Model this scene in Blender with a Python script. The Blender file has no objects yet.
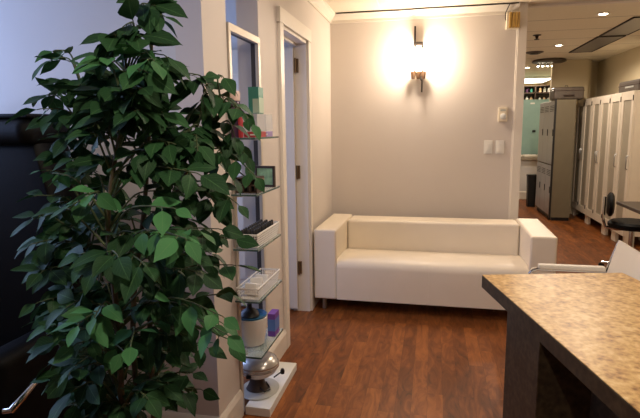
import bpy, bmesh, math, random
from mathutils import Vector, Matrix, noise
random.seed(7)
PI = math.pi
scn = bpy.context.scene
col = scn.collection

# ------------------------------------------------------------------ camera
F_PX = 518.6
CAM_H = 1.444
Rw = [Vector((0.9775378680713811, 0.21043348424180808, -0.011724555271402416)),
      Vector((-0.021295318926518276, 0.15396336802922825, 0.9878470482300965)),
      Vector((-0.20968124827527454, 0.9654082193636789, -0.15498627070412893))]
cd = bpy.data.cameras.new('camera')
cam = bpy.data.objects.new('camera', cd)
col.objects.link(cam)
m = Matrix.Identity(4)
for i in range(3):
    m[i][0] = Rw[0][i]; m[i][1] = Rw[1][i]; m[i][2] = -Rw[2][i]
m.translation = Vector((0, 0, CAM_H))
cam.matrix_world = m
cd.sensor_width = 36.0
cd.lens = F_PX * 36.0 / 640.0
cd.clip_start = 0.02
scn.camera = cam

def at(px, py, Y):
    """a point of the place at distance Y seen at a spot of the photograph"""
    d = Rw[0] * ((px - 320) / F_PX) + Rw[1] * (-(py - 209) / F_PX) + Rw[2]
    t = Y / d.y
    return Vector((d.x * t, Y, CAM_H + d.z * t))

# ------------------------------------------------------------------ materials
def lin(c):
    def f(v):
        v /= 255.0
        return v / 12.92 if v <= 0.04045 else ((v + 0.055) / 1.055) ** 2.4
    return (f(c[0]), f(c[1]), f(c[2]), 1.0)

def new_mat(name):
    mt = bpy.data.materials.new(name)
    mt.use_nodes = True
    nt = mt.node_tree
    return mt, nt, nt.nodes['Principled BSDF']

def N(nt, t, **kw):
    n = nt.nodes.new(t)
    for k, v in kw.items():
        if k in n.inputs.keys():
            n.inputs[k].default_value = v
        else:
            setattr(n, k, v)
    return n

def mat(name, rgb, rough=0.5, metal=0.0, var=0.06, scale=8.0, bump=0.0, bscale=60.0, spec=0.5, **extra):
    """principled surface with a little procedural unevenness in colour and relief"""
    mt, nt, b = new_mat(name)
    L = nt.links
    tc = N(nt, 'ShaderNodeTexCoord')
    nz = N(nt, 'ShaderNodeTexNoise', Scale=scale, Detail=4.0)
    L.new(tc.outputs['Object'], nz.inputs['Vector'])
    c = lin(rgb)
    ramp = N(nt, 'ShaderNodeValToRGB')
    ramp.color_ramp.elements[0].position = 0.3
    ramp.color_ramp.elements[1].position = 0.7
    ramp.color_ramp.elements[0].color = [x * (1 - var) for x in c[:3]] + [1]
    ramp.color_ramp.elements[1].color = [min(1, x * (1 + var)) for x in c[:3]] + [1]
    L.new(nz.outputs['Fac'], ramp.inputs['Fac'])
    L.new(ramp.outputs['Color'], b.inputs['Base Color'])
    b.inputs['Roughness'].default_value = rough
    b.inputs['Metallic'].default_value = metal
    b.inputs['Specular IOR Level'].default_value = spec
    if bump:
        nb = N(nt, 'ShaderNodeTexNoise', Scale=bscale, Detail=3.0)
        L.new(tc.outputs['Object'], nb.inputs['Vector'])
        bp = N(nt, 'ShaderNodeBump', Strength=bump, Distance=0.01)
        L.new(nb.outputs['Fac'], bp.inputs['Height'])
        L.new(bp.outputs['Normal'], b.inputs['Normal'])
    for k, v in extra.items():
        b.inputs[k].default_value = v
    return mt

def emit(name, rgb, strength):
    mt, nt, b = new_mat(name)
    b.inputs['Base Color'].default_value = lin(rgb)
    b.inputs['Emission Color'].default_value = lin(rgb)
    b.inputs['Emission Strength'].default_value = strength
    return mt

def glass(name, rgb=(235, 245, 240), rough=0.03, alpha=0.25):
    mt, nt, b = new_mat(name)
    b.inputs['Base Color'].default_value = lin(rgb)
    b.inputs['Roughness'].default_value = rough
    b.inputs['Alpha'].default_value = alpha
    b.inputs['Specular IOR Level'].default_value = 0.7
    return mt

def math_node(nt, op, a, b=None):
    n = nt.nodes.new('ShaderNodeMath'); n.operation = op
    for i, v in enumerate((a, b)):
        if v is None: continue
        if isinstance(v, (int, float)): n.inputs[i].default_value = v
        else: nt.links.new(v, n.inputs[i])
    return n.outputs[0]

def ceiling_mat(name, rgb, sx, sy, ox, oy, line=0.012, dark=0.55):
    mt, nt, b = new_mat(name)
    L = nt.links
    tc = N(nt, 'ShaderNodeTexCoord')
    sp = N(nt, 'ShaderNodeSeparateXYZ')
    L.new(tc.outputs['Object'], sp.inputs[0])
    facs = []
    for ax, s, o in (('X', sx, ox), ('Y', sy, oy)):
        v = math_node(nt, 'ADD', sp.outputs[ax], -o)
        v = math_node(nt, 'DIVIDE', v, s)
        v = math_node(nt, 'FRACT', v)
        v = math_node(nt, 'LESS_THAN', v, line / s)
        facs.append(v)
    fac = math_node(nt, 'MAXIMUM', facs[0], facs[1])
    nz = N(nt, 'ShaderNodeTexNoise', Scale=90.0, Detail=3.0)
    L.new(tc.outputs['Object'], nz.inputs['Vector'])
    c = lin(rgb)
    rp = N(nt, 'ShaderNodeValToRGB')
    rp.color_ramp.elements[0].position = 0.35
    rp.color_ramp.elements[0].color = [x * .9 for x in c[:3]] + [1]
    rp.color_ramp.elements[1].color = c
    L.new(nz.outputs['Fac'], rp.inputs['Fac'])
    mx = N(nt, 'ShaderNodeMix', data_type='RGBA')
    L.new(fac, mx.inputs[0])
    L.new(rp.outputs['Color'], mx.inputs[6])
    mx.inputs[7].default_value = [x * dark for x in c[:3]] + [1]
    L.new(mx.outputs[2], b.inputs['Base Color'])
    b.inputs['Roughness'].default_value = 0.9
    bp = N(nt, 'ShaderNodeBump', Strength=0.3, Distance=0.004)
    L.new(nz.outputs['Fac'], bp.inputs['Height'])
    L.new(bp.outputs['Normal'], b.inputs['Normal'])
    return mt

def floor_mat():
    mt, nt, b = new_mat('laminate_planks')
    L = nt.links
    tc = N(nt, 'ShaderNodeTexCoord')
    mp = N(nt, 'ShaderNodeMapping')
    mp.inputs['Rotation'].default_value = (0, 0, PI / 2)
    L.new(tc.outputs['Object'], mp.inputs['Vector'])
    br = N(nt, 'ShaderNodeTexBrick', Scale=1.0)
    br.inputs['Brick Width'].default_value = 0.62
    br.inputs['Row Height'].default_value = 0.082
    br.inputs['Mortar Size'].default_value = 0.0005
    br.inputs['Color1'].default_value = (0, 0, 0, 1)
    br.inputs['Color2'].default_value = (1, 1, 1, 1)
    br.inputs['Mortar'].default_value = (0.0, 0.0, 0.0, 1)
    br.offset = 0.37
    L.new(mp.outputs['Vector'], br.inputs['Vector'])
    # grain stretched along the boards, shifted per board
    mp2 = N(nt, 'ShaderNodeMapping')
    mp2.inputs['Scale'].default_value = (13, 3.2, 1)
    L.new(tc.outputs['Object'], mp2.inputs['Vector'])
    ad = N(nt, 'ShaderNodeVectorMath', operation='ADD')
    L.new(mp2.outputs['Vector'], ad.inputs[0])
    sc = N(nt, 'ShaderNodeVectorMath', operation='SCALE')
    L.new(br.outputs['Color'], sc.inputs[0]); sc.inputs['Scale'].default_value = 23.0
    L.new(sc.outputs[0], ad.inputs[1])
    nz = N(nt, 'ShaderNodeTexNoise', Scale=1.0, Detail=6.0, Roughness=0.6)
    nz.inputs['Distortion'].default_value = 2.2
    L.new(ad.outputs[0], nz.inputs['Vector'])
    mixf = math_node(nt, 'ADD', math_node(nt, 'MULTIPLY', br.outputs['Color'], 0.2), math_node(nt, 'MULTIPLY', nz.outputs['Fac'], 0.85))
    rp = N(nt, 'ShaderNodeValToRGB')
    e = rp.color_ramp.elements
    e[0].position = 0.24; e[0].color = lin((74, 42, 22))
    e[1].position = 0.82; e[1].color = lin((168, 102, 50))
    k = e.new(0.5); k.color = lin((122, 70, 34))
    L.new(mixf, rp.inputs['Fac'])
    mx = N(nt, 'ShaderNodeMix', data_type='RGBA')
    L.new(br.outputs['Fac'], mx.inputs[0])
    L.new(rp.outputs['Color'], mx.inputs[6])
    mx.inputs[7].default_value = lin((70, 42, 26))
    L.new(mx.outputs[2], b.inputs['Base Color'])
    b.inputs['Roughness'].default_value = 0.42
    b.inputs['Specular IOR Level'].default_value = 0.2
    bp = N(nt, 'ShaderNodeBump', Strength=0.12, Distance=0.003)
    L.new(nz.outputs['Fac'], bp.inputs['Height'])
    L.new(bp.outputs['Normal'], b.inputs['Normal'])
    return mt

def mottled(name, cols, scale, rough, spec=0.5):
    mt, nt, b = new_mat(name)
    L = nt.links
    tc = N(nt, 'ShaderNodeTexCoord')
    nz = N(nt, 'ShaderNodeTexNoise', Scale=scale, Detail=7.0, Roughness=0.68)
    nz.inputs['Distortion'].default_value = 0.25
    L.new(tc.outputs['Object'], nz.inputs['Vector'])
    vo = N(nt, 'ShaderNodeTexVoronoi', Scale=scale * 2.2)
    L.new(tc.outputs['Object'], vo.inputs['Vector'])
    f = math_node(nt, 'ADD', math_node(nt, 'MULTIPLY', nz.outputs['Fac'], 0.85), math_node(nt, 'MULTIPLY', vo.outputs['Distance'], 0.22))
    rp = N(nt, 'ShaderNodeValToRGB')
    e = rp.color_ramp.elements
    n = len(cols)
    e[0].position = 0.34; e[0].color = lin(cols[0])
    e[1].position = 0.70; e[1].color = lin(cols[-1])
    for i in range(1, n - 1):
        k = e.new(0.34 + 0.36 * i / (n - 1)); k.color = lin(cols[i])
    L.new(f, rp.inputs['Fac'])
    L.new(rp.outputs['Color'], b.inputs['Base Color'])
    b.inputs['Roughness'].default_value = rough
    b.inputs['Specular IOR Level'].default_value = spec
    return mt

def leaf_mat():
    mt, nt, b = new_mat('leaf')
    L = nt.links
    at_ = N(nt, 'ShaderNodeAttribute', attribute_name='tone')
    uv = N(nt, 'ShaderNodeUVMap', uv_map='UVMap')
    sp = N(nt, 'ShaderNodeSeparateXYZ')
    L.new(uv.outputs['UV'], sp.inputs[0])
    au = math_node(nt, 'ABSOLUTE', sp.outputs['X'])
    # side veins: slanted lines; midrib: centre line
    s = math_node(nt, 'SUBTRACT', math_node(nt, 'MULTIPLY', sp.outputs['Y'], 7.0), math_node(nt, 'MULTIPLY', au, 2.6))
    fr = math_node(nt, 'FRACT', s)
    vein = math_node(nt, 'LESS_THAN', fr, 0.10)
    mid = math_node(nt, 'LESS_THAN', au, 0.045)
    v = math_node(nt, 'MAXIMUM', math_node(nt, 'MULTIPLY', vein, 0.45), mid)
    rp = N(nt, 'ShaderNodeValToRGB')
    e = rp.color_ramp.elements
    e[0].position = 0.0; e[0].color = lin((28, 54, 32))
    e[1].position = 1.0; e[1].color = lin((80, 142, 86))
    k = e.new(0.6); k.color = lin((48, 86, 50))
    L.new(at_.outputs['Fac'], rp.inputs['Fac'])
    mx = N(nt, 'ShaderNodeMix', data_type='RGBA')
    L.new(math_node(nt, 'MULTIPLY', v, 0.4), mx.inputs[0])
    L.new(rp.outputs['Color'], mx.inputs[6])
    mx.inputs[7].default_value = lin((92, 134, 84))
    L.new(mx.outputs[2], b.inputs['Base Color'])
    b.inputs['Roughness'].default_value = 0.55
    b.inputs['Specular IOR Level'].default_value = 0.15
    tr = N(nt, 'ShaderNodeBsdfTranslucent')
    L.new(mx.outputs[2], tr.inputs['Color'])
    ms = N(nt, 'ShaderNodeMixShader'); ms.inputs[0].default_value = 0.12
    out = nt.nodes['Material Output']
    L.new(b.outputs[0], ms.inputs[1]); L.new(tr.outputs[0], ms.inputs[2])
    L.new(ms.outputs[0], out.inputs['Surface'])
    return mt

M = dict(
    wall=mat('wall_paint', (206, 197, 189), 0.75, var=0.015, scale=3, bump=0.06, bscale=220),
    wall_cool=mat('entry_wall_paint', (205, 203, 200), 0.75, var=0.015, scale=3, bump=0.06, bscale=220),
    salon_wall=mat('salon_wall_paint', (222, 208, 174), 0.8, var=0.02, scale=3),
    trim=mat('trim_paint', (222, 214, 202), 0.45, var=0.01),
    door=mat('door_paint', (206, 197, 182), 0.5, var=0.02, scale=4),
    ceil=ceiling_mat('ceiling_tile', (225, 215, 196), 0.61, 1.22, -0.469, 4.0, dark=1.12),
    ceil2=ceiling_mat('salon_ceiling_tile', (244, 236, 214), 9.0, 0.62, -0.9, 4.985, line=0.02, dark=0.5),
    floor=floor_mat(),
    leather=mat('white_leatherette', (228, 216, 196), 0.42, var=0.02, scale=6, bump=0.10, bscale=180),
    chrome=mat('chrome', (205, 208, 212), 0.12, 1.0, var=0.02),
    steel=mat('brushed_steel', (170, 170, 168), 0.35, 1.0, var=0.05),
    sling=mat('white_sling_vinyl', (222, 214, 200), 0.5, var=0.02),
    desktop=mottled('desk_laminate', [(132, 98, 62), (182, 142, 88), (208, 172, 112), (224, 196, 142)], 22, 0.36, 0.14),
    deskside=mottled('desk_edge_laminate', [(46, 37, 26), (64, 53, 38), (82, 69, 50)], 22, 0.5, 0.3),
    black=mat('black_vinyl', (7, 7, 8), 0.55, spec=0.15, var=0.2, scale=5, bump=0.05, bscale=120),
    blackplastic=mat('black_plastic', (20, 20, 21), 0.45, var=0.1),
    matte=mat('black_iron', (42, 34, 28), 0.55, 0.5, var=0.1),
    bulb=emit('lamp_glass_lit', (255, 232, 190), 30.0),
    led=emit('downlight_lens_lit', (255, 236, 205), 26.0),
    ivory=mat('ivory_plastic', (226, 214, 190), 0.4, var=0.02),
    white=mat('white_plastic', (226, 224, 218), 0.35, var=0.02),
    whitewire=mat('white_coated_wire', (228, 226, 222), 0.4, var=0.01),
    brass=mat('brass', (206, 168, 96), 0.35, 0.6, var=0.08, scale=40),
    laminate=mat('white_laminate', (222, 222, 216), 0.4, var=0.01),
    shelfglass=glass('shelf_glass', (190, 210, 205), 0.04, 0.35),
    glassedge=mat('shelf_glass_edge', (70, 92, 88), 0.2, var=0.05),
    framemetal=mat('champagne_aluminium', (196, 186, 172), 0.45, 0.25, var=0.02),
    frameshade=mat('shaded_inner_rail', (64, 60, 58), 0.5, 0.2, var=0.05),  # frame's inner faces, turned from the lamps: shade painted into the colour
    red=mat('red_card', (168, 44, 52), 0.5),
    purple=mat('lilac_card', (150, 128, 180), 0.5),
    violet=mat('violet_card', (110, 64, 158), 0.45),
    blue=mat('blue_card', (84, 120, 190), 0.45),
    teal=mat('teal_card', (54, 128, 112), 0.5),
    palegreen=mat('pale_green_card', (170, 190, 168), 0.5),
    plum=mat('plum_bottle', (72, 44, 72), 0.3),
    pinkcap=mat('pale_pink_cap', (222, 196, 186), 0.4),
    polish=mat('dark_polish_bottle', (22, 18, 26), 0.2, var=0.3, scale=30),
    clear=glass('clear_bottle', (225, 228, 226), 0.05, 0.45),
    darkwood=mat('dark_brown_wood', (62, 46, 36), 0.5, var=0.2, scale=25),
    paper=mat('white_paper', (226, 222, 214), 0.7, var=0.03),
    potblue=mat('teal_blue_plastic', (34, 96, 130), 0.4),
    silver=mat('silver_plastic', (184, 180, 174), 0.25, 0.6, var=0.03),
    grey=mat('pale_grey_plastic', (176, 176, 168), 0.4, var=0.02),
    leaf=leaf_mat(),
    bark=mat('stem_bark', (84, 74, 52), 0.8, var=0.3, scale=40, bump=0.4, bscale=90),
    twig=mat('green_twig', (70, 84, 50), 0.7, var=0.2, scale=30),
    moss=mat('brown_moss', (92, 58, 36), 0.95, var=0.5, scale=60, bump=0.8, bscale=80),
    pot=mat('dark_planter', (40, 36, 33), 0.6, var=0.15, scale=10),
    lockerend=mat('locker_end_panel', (110, 100, 78), 0.6, var=0.04),
    lockerdoor=mat('locker_door_metal', (176, 178, 180), 0.35, 0.35, var=0.03),
    wardrobe=mat('white_wardrobe', (226, 214, 194), 0.4, var=0.02),
    frost=mat('frosted_glass_insert', (170, 160, 140), 0.3, var=0.05, scale=3),
    bag=mat('dark_case_fabric', (84, 74, 64), 0.45, var=0.15, scale=20),
    bagrim=mat('dark_brown_plastic', (58, 40, 32), 0.4, var=0.1),
    tealscreen=mat('green_grey_cabinet', (140, 172, 164), 0.4, var=0.04),
    towel=mat('white_towel', (232, 226, 212), 0.95, var=0.03, bump=0.6, bscale=140),
    pane=glass('window_glass', (235, 240, 245), 0.02, 0.08),
    troffer=mat('grey_light_panel', (128, 126, 124), 0.3, var=0.05),
    tube=emit('fluorescent_panel_lit', (255, 246, 225), 9.0),
    skinbeige=mat('beige_lotion_bottle', (214, 178, 140), 0.4),
    tabledark=mat('dark_table_top', (52, 42, 34), 0.35, var=0.1),
)

# ------------------------------------------------------------------ mesh building
class MB:
    def __init__(self):
        self.bm = bmesh.new()
        self.mats = []
        self.cur = 0
        self.bevelled = False
    def use(self, mt):
        if mt not in self.mats: self.mats.append(mt)
        self.cur = self.mats.index(mt); return self
    def _new(self, vs, mtx=None, smooth=False):
        if mtx is not None: bmesh.ops.transform(self.bm, matrix=mtx, verts=vs)
        fs = set()
        for v in vs: fs.update(v.link_faces)
        for f in fs:
            f.material_index = self.cur; f.smooth = smooth
        return vs
    def box(self, x0, x1, y0, y1, z0, z1, bev=0.0, seg=2, mtx=None):
        r = bmesh.ops.create_cube(self.bm, size=1.0)
        vs = r['verts']
        bmesh.ops.transform(self.bm, matrix=Matrix.Translation(((x0+x1)/2, (y0+y1)/2, (z0+z1)/2)) @ Matrix.Diagonal((abs(x1-x0), abs(y1-y0), abs(z1-z0), 1)), verts=vs)
        if bev > 0:
            self.bevelled = True
            es = set()
            for v in vs: es.update(v.link_edges)
            before = set(self.bm.verts) - set(vs)
            bmesh.ops.bevel(self.bm, geom=list(es), offset=bev, segments=seg, profile=0.5, affect='EDGES')
            vs = [v for v in self.bm.verts if v not in before]
        return self._new(vs, mtx, bev > 0)
    def tube(self, pts, r, n=10, cap=True, mtx=None):
        pts = [Vector(p) for p in pts]
        rs = r if isinstance(r, (list, tuple)) else [r] * len(pts)
        rings = []; up = None
        for i, p in enumerate(pts):
            d = (pts[min(i+1, len(pts)-1)] - pts[max(i-1, 0)]).normalized()
            if up is None:
                up = Vector((0, 0, 1)) if abs(d.z) < 0.9 else Vector((1, 0, 0))
            a = d.cross(up)
            if a.length < 1e-6: a = d.cross(Vector((0, 1, 0)))
            a.normalize(); b = a.cross(d).normalized(); up = b
            rings.append([self.bm.verts.new(p + (a * math.cos(2*PI*k/n) + b * math.sin(2*PI*k/n)) * rs[i]) for k in range(n)])
        for i in range(len(rings)-1):
            for k in range(n):
                self.bm.faces.new((rings[i][k], rings[i][(k+1) % n], rings[i+1][(k+1) % n], rings[i+1][k]))
        if cap:
            self.bm.faces.new(list(reversed(rings[0]))); self.bm.faces.new(rings[-1])
        return self._new([v for rg in rings for v in rg], mtx, True)
    def lathe(self, prof, c=(0, 0, 0), n=24, sx=1.0, sy=1.0, mtx=None):
        """prof: (radius, z) pairs bottom to top"""
        rings = []
        for rr, z in prof:
            if rr < 1e-6: rings.append([self.bm.verts.new((c[0], c[1], c[2]+z))])
            else: rings.append([self.bm.verts.new((c[0]+rr*sx*math.cos(2*PI*k/n), c[1]+rr*sy*math.sin(2*PI*k/n), c[2]+z)) for k in range(n)])
        for i in range(len(rings)-1):
            A, B = rings[i], rings[i+1]
            for k in range(n):
                k2 = (k+1) % n
                if len(A) == 1 and len(B) > 1: self.bm.faces.new((A[0], B[k2], B[k]))
                elif len(B) == 1 and len(A) > 1: self.bm.faces.new((A[k], A[k2], B[0]))
                elif len(A) > 1: self.bm.faces.new((A[k], A[k2], B[k2], B[k]))
        return self._new([v for rg in rings for v in rg], mtx, True)
    def prism(self, poly, axis, a0, a1, mtx=None, smooth=False):
        """poly in the two other axes, extruded along axis"""
        def P(u, v, a):
            return {'x': (a, u, v), 'y': (u, a, v), 'z': (u, v, a)}[axis]
        A = [self.bm.verts.new(P(u, v, a0)) for u, v in poly]
        B = [self.bm.verts.new(P(u, v, a1)) for u, v in poly]
        n = len(poly)
        for i in range(n): self.bm.faces.new((A[i], A[(i+1) % n], B[(i+1) % n], B[i]))
        self.bm.faces.new(list(reversed(A))); self.bm.faces.new(B)
        return self._new(A + B, mtx, smooth)
    def build(self, name, mt=None, parent=None, loc=None, angle=35, recalc=True):
        if recalc: bmesh.ops.recalc_face_normals(self.bm, faces=self.bm.faces)
        me = bpy.data.meshes.new(name)
        self.bm.to_mesh(me); self.bm.free()
        if mt is not None and not self.mats: me.materials.append(mt)
        for q in self.mats: me.materials.append(q)
        o = bpy.data.objects.new(name, me)
        col.objects.link(o)
        if any(p.use_smooth for p in me.polygons):
            try: me.set_sharp_from_angle(angle=math.radians(angle))
            except Exception: pass
        if self.bevelled:
            wn = o.modifiers.new('weighted_normal', 'WEIGHTED_NORMAL'); wn.keep_sharp = True; wn.weight = 100
        if parent is not None: o.parent = parent
        if loc is not None: o.location = loc
        return o

def tag(o, label, cat, group=None):
    o['label'] = label; o['category'] = cat
    if group: o['group'] = group
    return o
def thing(name, label, cat, loc=(0, 0, 0), rz=0.0, group=None):
    o = bpy.data.objects.new(name, None); col.objects.link(o)
    o.location = loc; o.rotation_euler = (0, 0, rz)
    o.empty_display_size = 0.1
    return tag(o, label, cat, group)
def struct(name, mb, mt=None, parent=None):
    o = mb.build(name, mt, parent)
    o['kind'] = 'structure'
    return o
def boxo(name, mt, parent, *a, **k):
    b = MB(); b.box(*a, **k); return b.build(name, mt, parent)
def dup(root, loc, label=None, group=None, rz=None):
    r = root.copy(); col.objects.link(r); r.location = loc
    if rz is not None: r.rotation_euler = (0, 0, rz)
    if label: r['label'] = label
    if group: r['group'] = group
    for ch in list(root.children):
        c = ch.copy(); col.objects.link(c); c.parent = r
        for g in ch.children:
            d = g.copy(); col.objects.link(d); d.parent = c
    return r
def lamp(name, kind, loc, energy, rgb, rot=(0, 0, 0), **kw):
    l = bpy.data.lights.new(name, kind); l.energy = energy; l.color = lin(rgb)[:3]
    for k, v in kw.items(): setattr(l, k, v)
    o = bpy.data.objects.new(name, l); col.objects.link(o)
    o.location = loc; o.rotation_euler = rot
    return o

# ------------------------------------------------------------------ setting
XW, YB, ZC = -0.928, 4.80, 2.45
b = MB(); b.box(-2.75, 2.75, -2.1, 13.7, -0.1, 0.0); struct('floor', b, M['floor'])
b = MB(); b.box(-2.75, 2.75, -2.1, 4.92, ZC, ZC + .1)
struct('ceiling', b, M['ceil'])
b = MB(); b.box(-0.1, 2.75, 4.92, 13.7, ZC, ZC + .1); struct('ceiling_salon', b, M['ceil2'])
b = MB(); b.box(-2.75, -1.05, 2.17, 4.05, 2.451, 2.47); struct('ceiling_side_room', b, M['wall_cool'])

# back wall with the sconce, left wall with the doorway and the pass-through
b = MB(); b.box(-1.05, 0.74, YB, YB + .12, 0, ZC); struct('wall_back', b, M['wall'])
DY0, DY1, DZ = 3.19, 3.862, 2.073
OY0, OY1 = 2.31, 2.765
b = MB()
b.box(-1.05, XW, OY1, DY0, 0, ZC)
b.box(-1.05, XW, DY1, YB, 0, ZC)
b.box(-1.05, XW, DY0, DY1, DZ, ZC)
struct('wall_left', b, M['wall'])
b = MB(); b.box(-1.05, XW, 2.05, OY0, 0, ZC); struct('wall_stub', b, M['wall'])
b = MB(); b.box(-2.65, -1.05, 2.05, 2.17, 0, ZC); struct('wall_entry', b, M['wall_cool'])
b = MB(); b.box(-2.65, -1.05, 3.862, 4.05, 0, ZC); struct('wall_side_room_back', b, M['wall_cool'])
# outer walls: far left wall with two windows, front wall, right wall
def wall_with_hole(name, x0, x1, ya, yb, holes, mt, ztop=ZC):
    b = MB(); y = ya
    for (h0, h1, z0, z1) in holes:
        b.box(x0, x1, y, h0, 0, ztop)
        if z0 > 0.001: b.box(x0, x1, h0, h1, 0, z0)
        b.box(x0, x1, h0, h1, z1, ztop)
        y = h1
    b.box(x0, x1, y, yb, 0, ztop)
    return struct(name, b, mt)
WIN = [(0.5, 1.95, 1.25, 2.3), (2.45, 3.6, 0.7, 2.2)]
wall_with_hole('wall_far_left', -2.75, -2.65, -2.1, 4.05, WIN, M['wall_cool'])
for i, (h0, h1, z0, z1) in enumerate(WIN):
    b = MB()
    for (y0, y1, a0, a1) in ((h0, h0+.06, z0, z1), (h1-.06, h1, z0, z1), (h0, h1, z0, z0+.06), (h0, h1, z1-.06, z1), ((h0+h1)/2-.03, (h0+h1)/2+.03, z0, z1)):
        b.box(-2.74, -2.66, y0, y1, a0, a1)
    w = struct('window_%d' % (i+1), b, M['trim'])
    b = MB(); b.box(-2.705, -2.698, h0+.05, h1-.05, z0+.05, z1-.05); p = b.build('pane', M['pane'], w)
b = MB(); b.box(-2.75, 2.75, -2.2, -2.1, 0, ZC); struct('wall_front', b, M['wall'])
b = MB(); b.box(2.62, 2.75, -2.1, 13.7, 0, ZC); struct('wall_right', b, M['salon_wall'])
b = MB(); b.box(-0.1, 2.75, 13.6, 13.7, 0, ZC); struct('wall_salon_back', b, M['salon_wall'])
b = MB(); b.box(-0.1, 0.0, 4.92, 13.7, 0, ZC); struct('wall_salon_left', b, M['wall_cool'])
b = MB(); b.box(1.83, 2.37, 9.06, 9.16, 0, ZC); b.box(2.37, 2.62, 9.5, 9.6, 0, ZC); b.box(2.37, 2.43, 9.16, 9.5, 0, ZC)
struct('wall_salon_pier', b, M['salon_wall'])

# trims: wall end, header strip, crown, baseboards, door casing
b = MB(); b.box(0.682, 0.752, YB - .018, YB + .13, 0, ZC, .004)
b.box(0.672, 0.684, YB - .010, YB + .01, 0, ZC, .003); struct('trim_1', b, M['trim'])
b = MB(); b.box(0.752, 2.62, 4.86, 4.92, ZC - .018, ZC); struct('trim_2', b, M['trim'])
crown = [(0, 0), (0.058, 0), (0.058, -0.014), (0.046, -0.022), (0.026, -0.046), (0.014, -0.058), (0.014, -0.082), (0, -0.082)]
b = MB(); b.prism([(YB - u, ZC + v) for u, v in crown], 'x', XW, 0.682); struct('trim_3', b, M['trim'])
b = MB(); b.prism([(XW + u, ZC + v) for u, v in crown], 'y', 2.765, YB); struct('trim_4', b, M['trim'])
base = [(0, 0), (0.016, 0), (0.016, 0.115), (0.010, 0.130), (0.004, 0.14), (0, 0.14)]
b = MB()
b.prism([(XW + u, v) for u, v in base], 'y', OY1, 3.12)
b.prism([(XW + u, v) for u, v in base], 'y', DY1 + .07, YB)
struct('baseboard_left', b, M['trim'])
b = MB(); b.prism([(XW + u, v) for u, v in base], 'y', 2.034, OY0)
struct('baseboard_stub', b, M['trim'])
b = MB(); b.prism([(2.05 - u, v) for u, v in base], 'x', -2.65, XW + .016)
struct('baseboard_entry', b, M['trim'])
b = MB(); b.prism([(YB - u, v) for u, v in base], 'x', XW, 0.682); struct('baseboard_back', b, M['trim'])
# door casing: legs, thicker head board; jamb lining
b = MB()
b.box(XW, XW + .02, DY0 - .07, DY0 + .004, 0, DZ + .002, .003)
b.box(XW, XW + .02, DY1 - .004, DY1 + .06, 0, DZ + .002, .003)
b.box(XW, XW + .026, DY0 - .085, DY1 + .065, DZ, DZ + .088, .003)
b.box(-1.06, XW + .003, DY0 - .001, DY0 + .018, 0, DZ)
b.box(-1.06, XW + .003, DY1 - .018, DY1 + .001, 0, DZ)
b.box(-1.06, XW + .003, DY0, DY1, DZ - .018, DZ + .001)
b.box(-1.02, -1.0, DY0, DY1, DZ - .03, DZ - .017)
struct('trim_5', b, M['trim'])
# open door leaf in the side room, hinged on the far jamb
b = MB()
b.box(-1.665, -1.014, 3.80, 3.838, 0.03, 2.03, .003)
for z0, z1 in ((.25, .95), (1.08, 1.85)):
    b.box(-1.56, -1.12, 3.793, 3.80, z0, z1, .004)
d = struct('door_1', b, M['door'])
for z in (0.36, 1.11, 1.90):
    b = MB(); b.box(-1.013, -.985, 3.826, 3.8445, z - .05, z + .05, .002)
    b.tube([(-1.003, 3.815, z - .052), (-1.003, 3.815, z + .052)], .007, 8)
    h = b.build('hinge', mat('hinge_bronze_%d' % int(z*100), (110, 88, 62), 0.4, 0.7), d)
b = MB(); b.tube([(-1.64, 3.80, 1.0), (-1.64, 3.76, 1.0)], .01); b.lathe([(0, 0), (.02, .002), (.028, .02), (.02, .04), (0, .045)], (0, 0, 0), 14, mtx=Matrix.Translation((-1.64, 3.765, 1.0)) @ Matrix.Rotation(PI/2, 4, 'X'))
b.build('door_knob', M['steel'], d)
# salon knee wall far behind
b = MB(); b.box(1.0, 2.3, 10.8, 10.92, 0, .77); struct('wall_salon_knee', b, M['wall_cool'])
b = MB(); b.prism([(10.8 - u, v * 1.15) for u, v in base], 'x', 1.0, 2.3); struct('baseboard_salon', b, M['trim'])

# ------------------------------------------------------------------ sofa
SX0, SX1, SYF, SYB = -0.892, 0.885, 3.86, 4.64
sofa = thing('sofa', 'white leatherette two seat sofa with square arms against the back wall', 'sofa', (0, 0, 0))
sofa.location = ((SX0+SX1)/2, (SYF+SYB)/2, 0); sofa.rotation_euler = (0, 0, math.radians(-0.8))
HW = (SX1 - SX0) / 2; HD = (SYB - SYF) / 2; ARM = .182
def soft(name, x0, x1, y0, y1, z0, z1, bev, bulge, parent, mt, axis='z', seg=4, cuts=10):
    """upholstered block: bevelled box with a slight crown"""
    b = MB(); b.box(x0, x1, y0, y1, z0, z1, bev, seg)
    bmesh.ops.subdivide_edges(b.bm, edges=[e for e in b.bm.edges if e.calc_length() > 0.15], cuts=cuts, use_grid_fill=True)
    for v in b.bm.verts:
        u = (v.co.x - x0) / (x1 - x0) * 2 - 1; w = (v.co.y - y0) / (y1 - y0) * 2 - 1; t = (v.co.z - z0) / (z1 - z0) * 2 - 1
        k = bulge * (1 - u*u)
        if axis == 'z': v.co.z += k * (1 - w*w) * (1 if t > 0 else 0)
        if axis == 'y': v.co.y -= k * (1 - t*t) * (1 if w < 0 else 0)
    for f in b.bm.faces: f.smooth = True
    return b.build(name, mt, parent, angle=60)
for s in (-1, 1):
    xa, xb = (-HW, -HW + ARM) if s < 0 else (HW - ARM, HW)
    soft('armrest', xa, xb, -HD, HD, .10, .66, .016, .003, sofa, M['leather'])
soft('backrest', -HW + ARM - .004, HW - ARM + .004, HD - .25, HD, .12, .650, .03, .002, sofa, M['leather'])
bc = soft('back_cushion', -HW + ARM + .001, HW - ARM - .001, HD - .285, HD - .235, .36, .656, .022, .006, sofa, M['leather'], axis='y')
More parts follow.
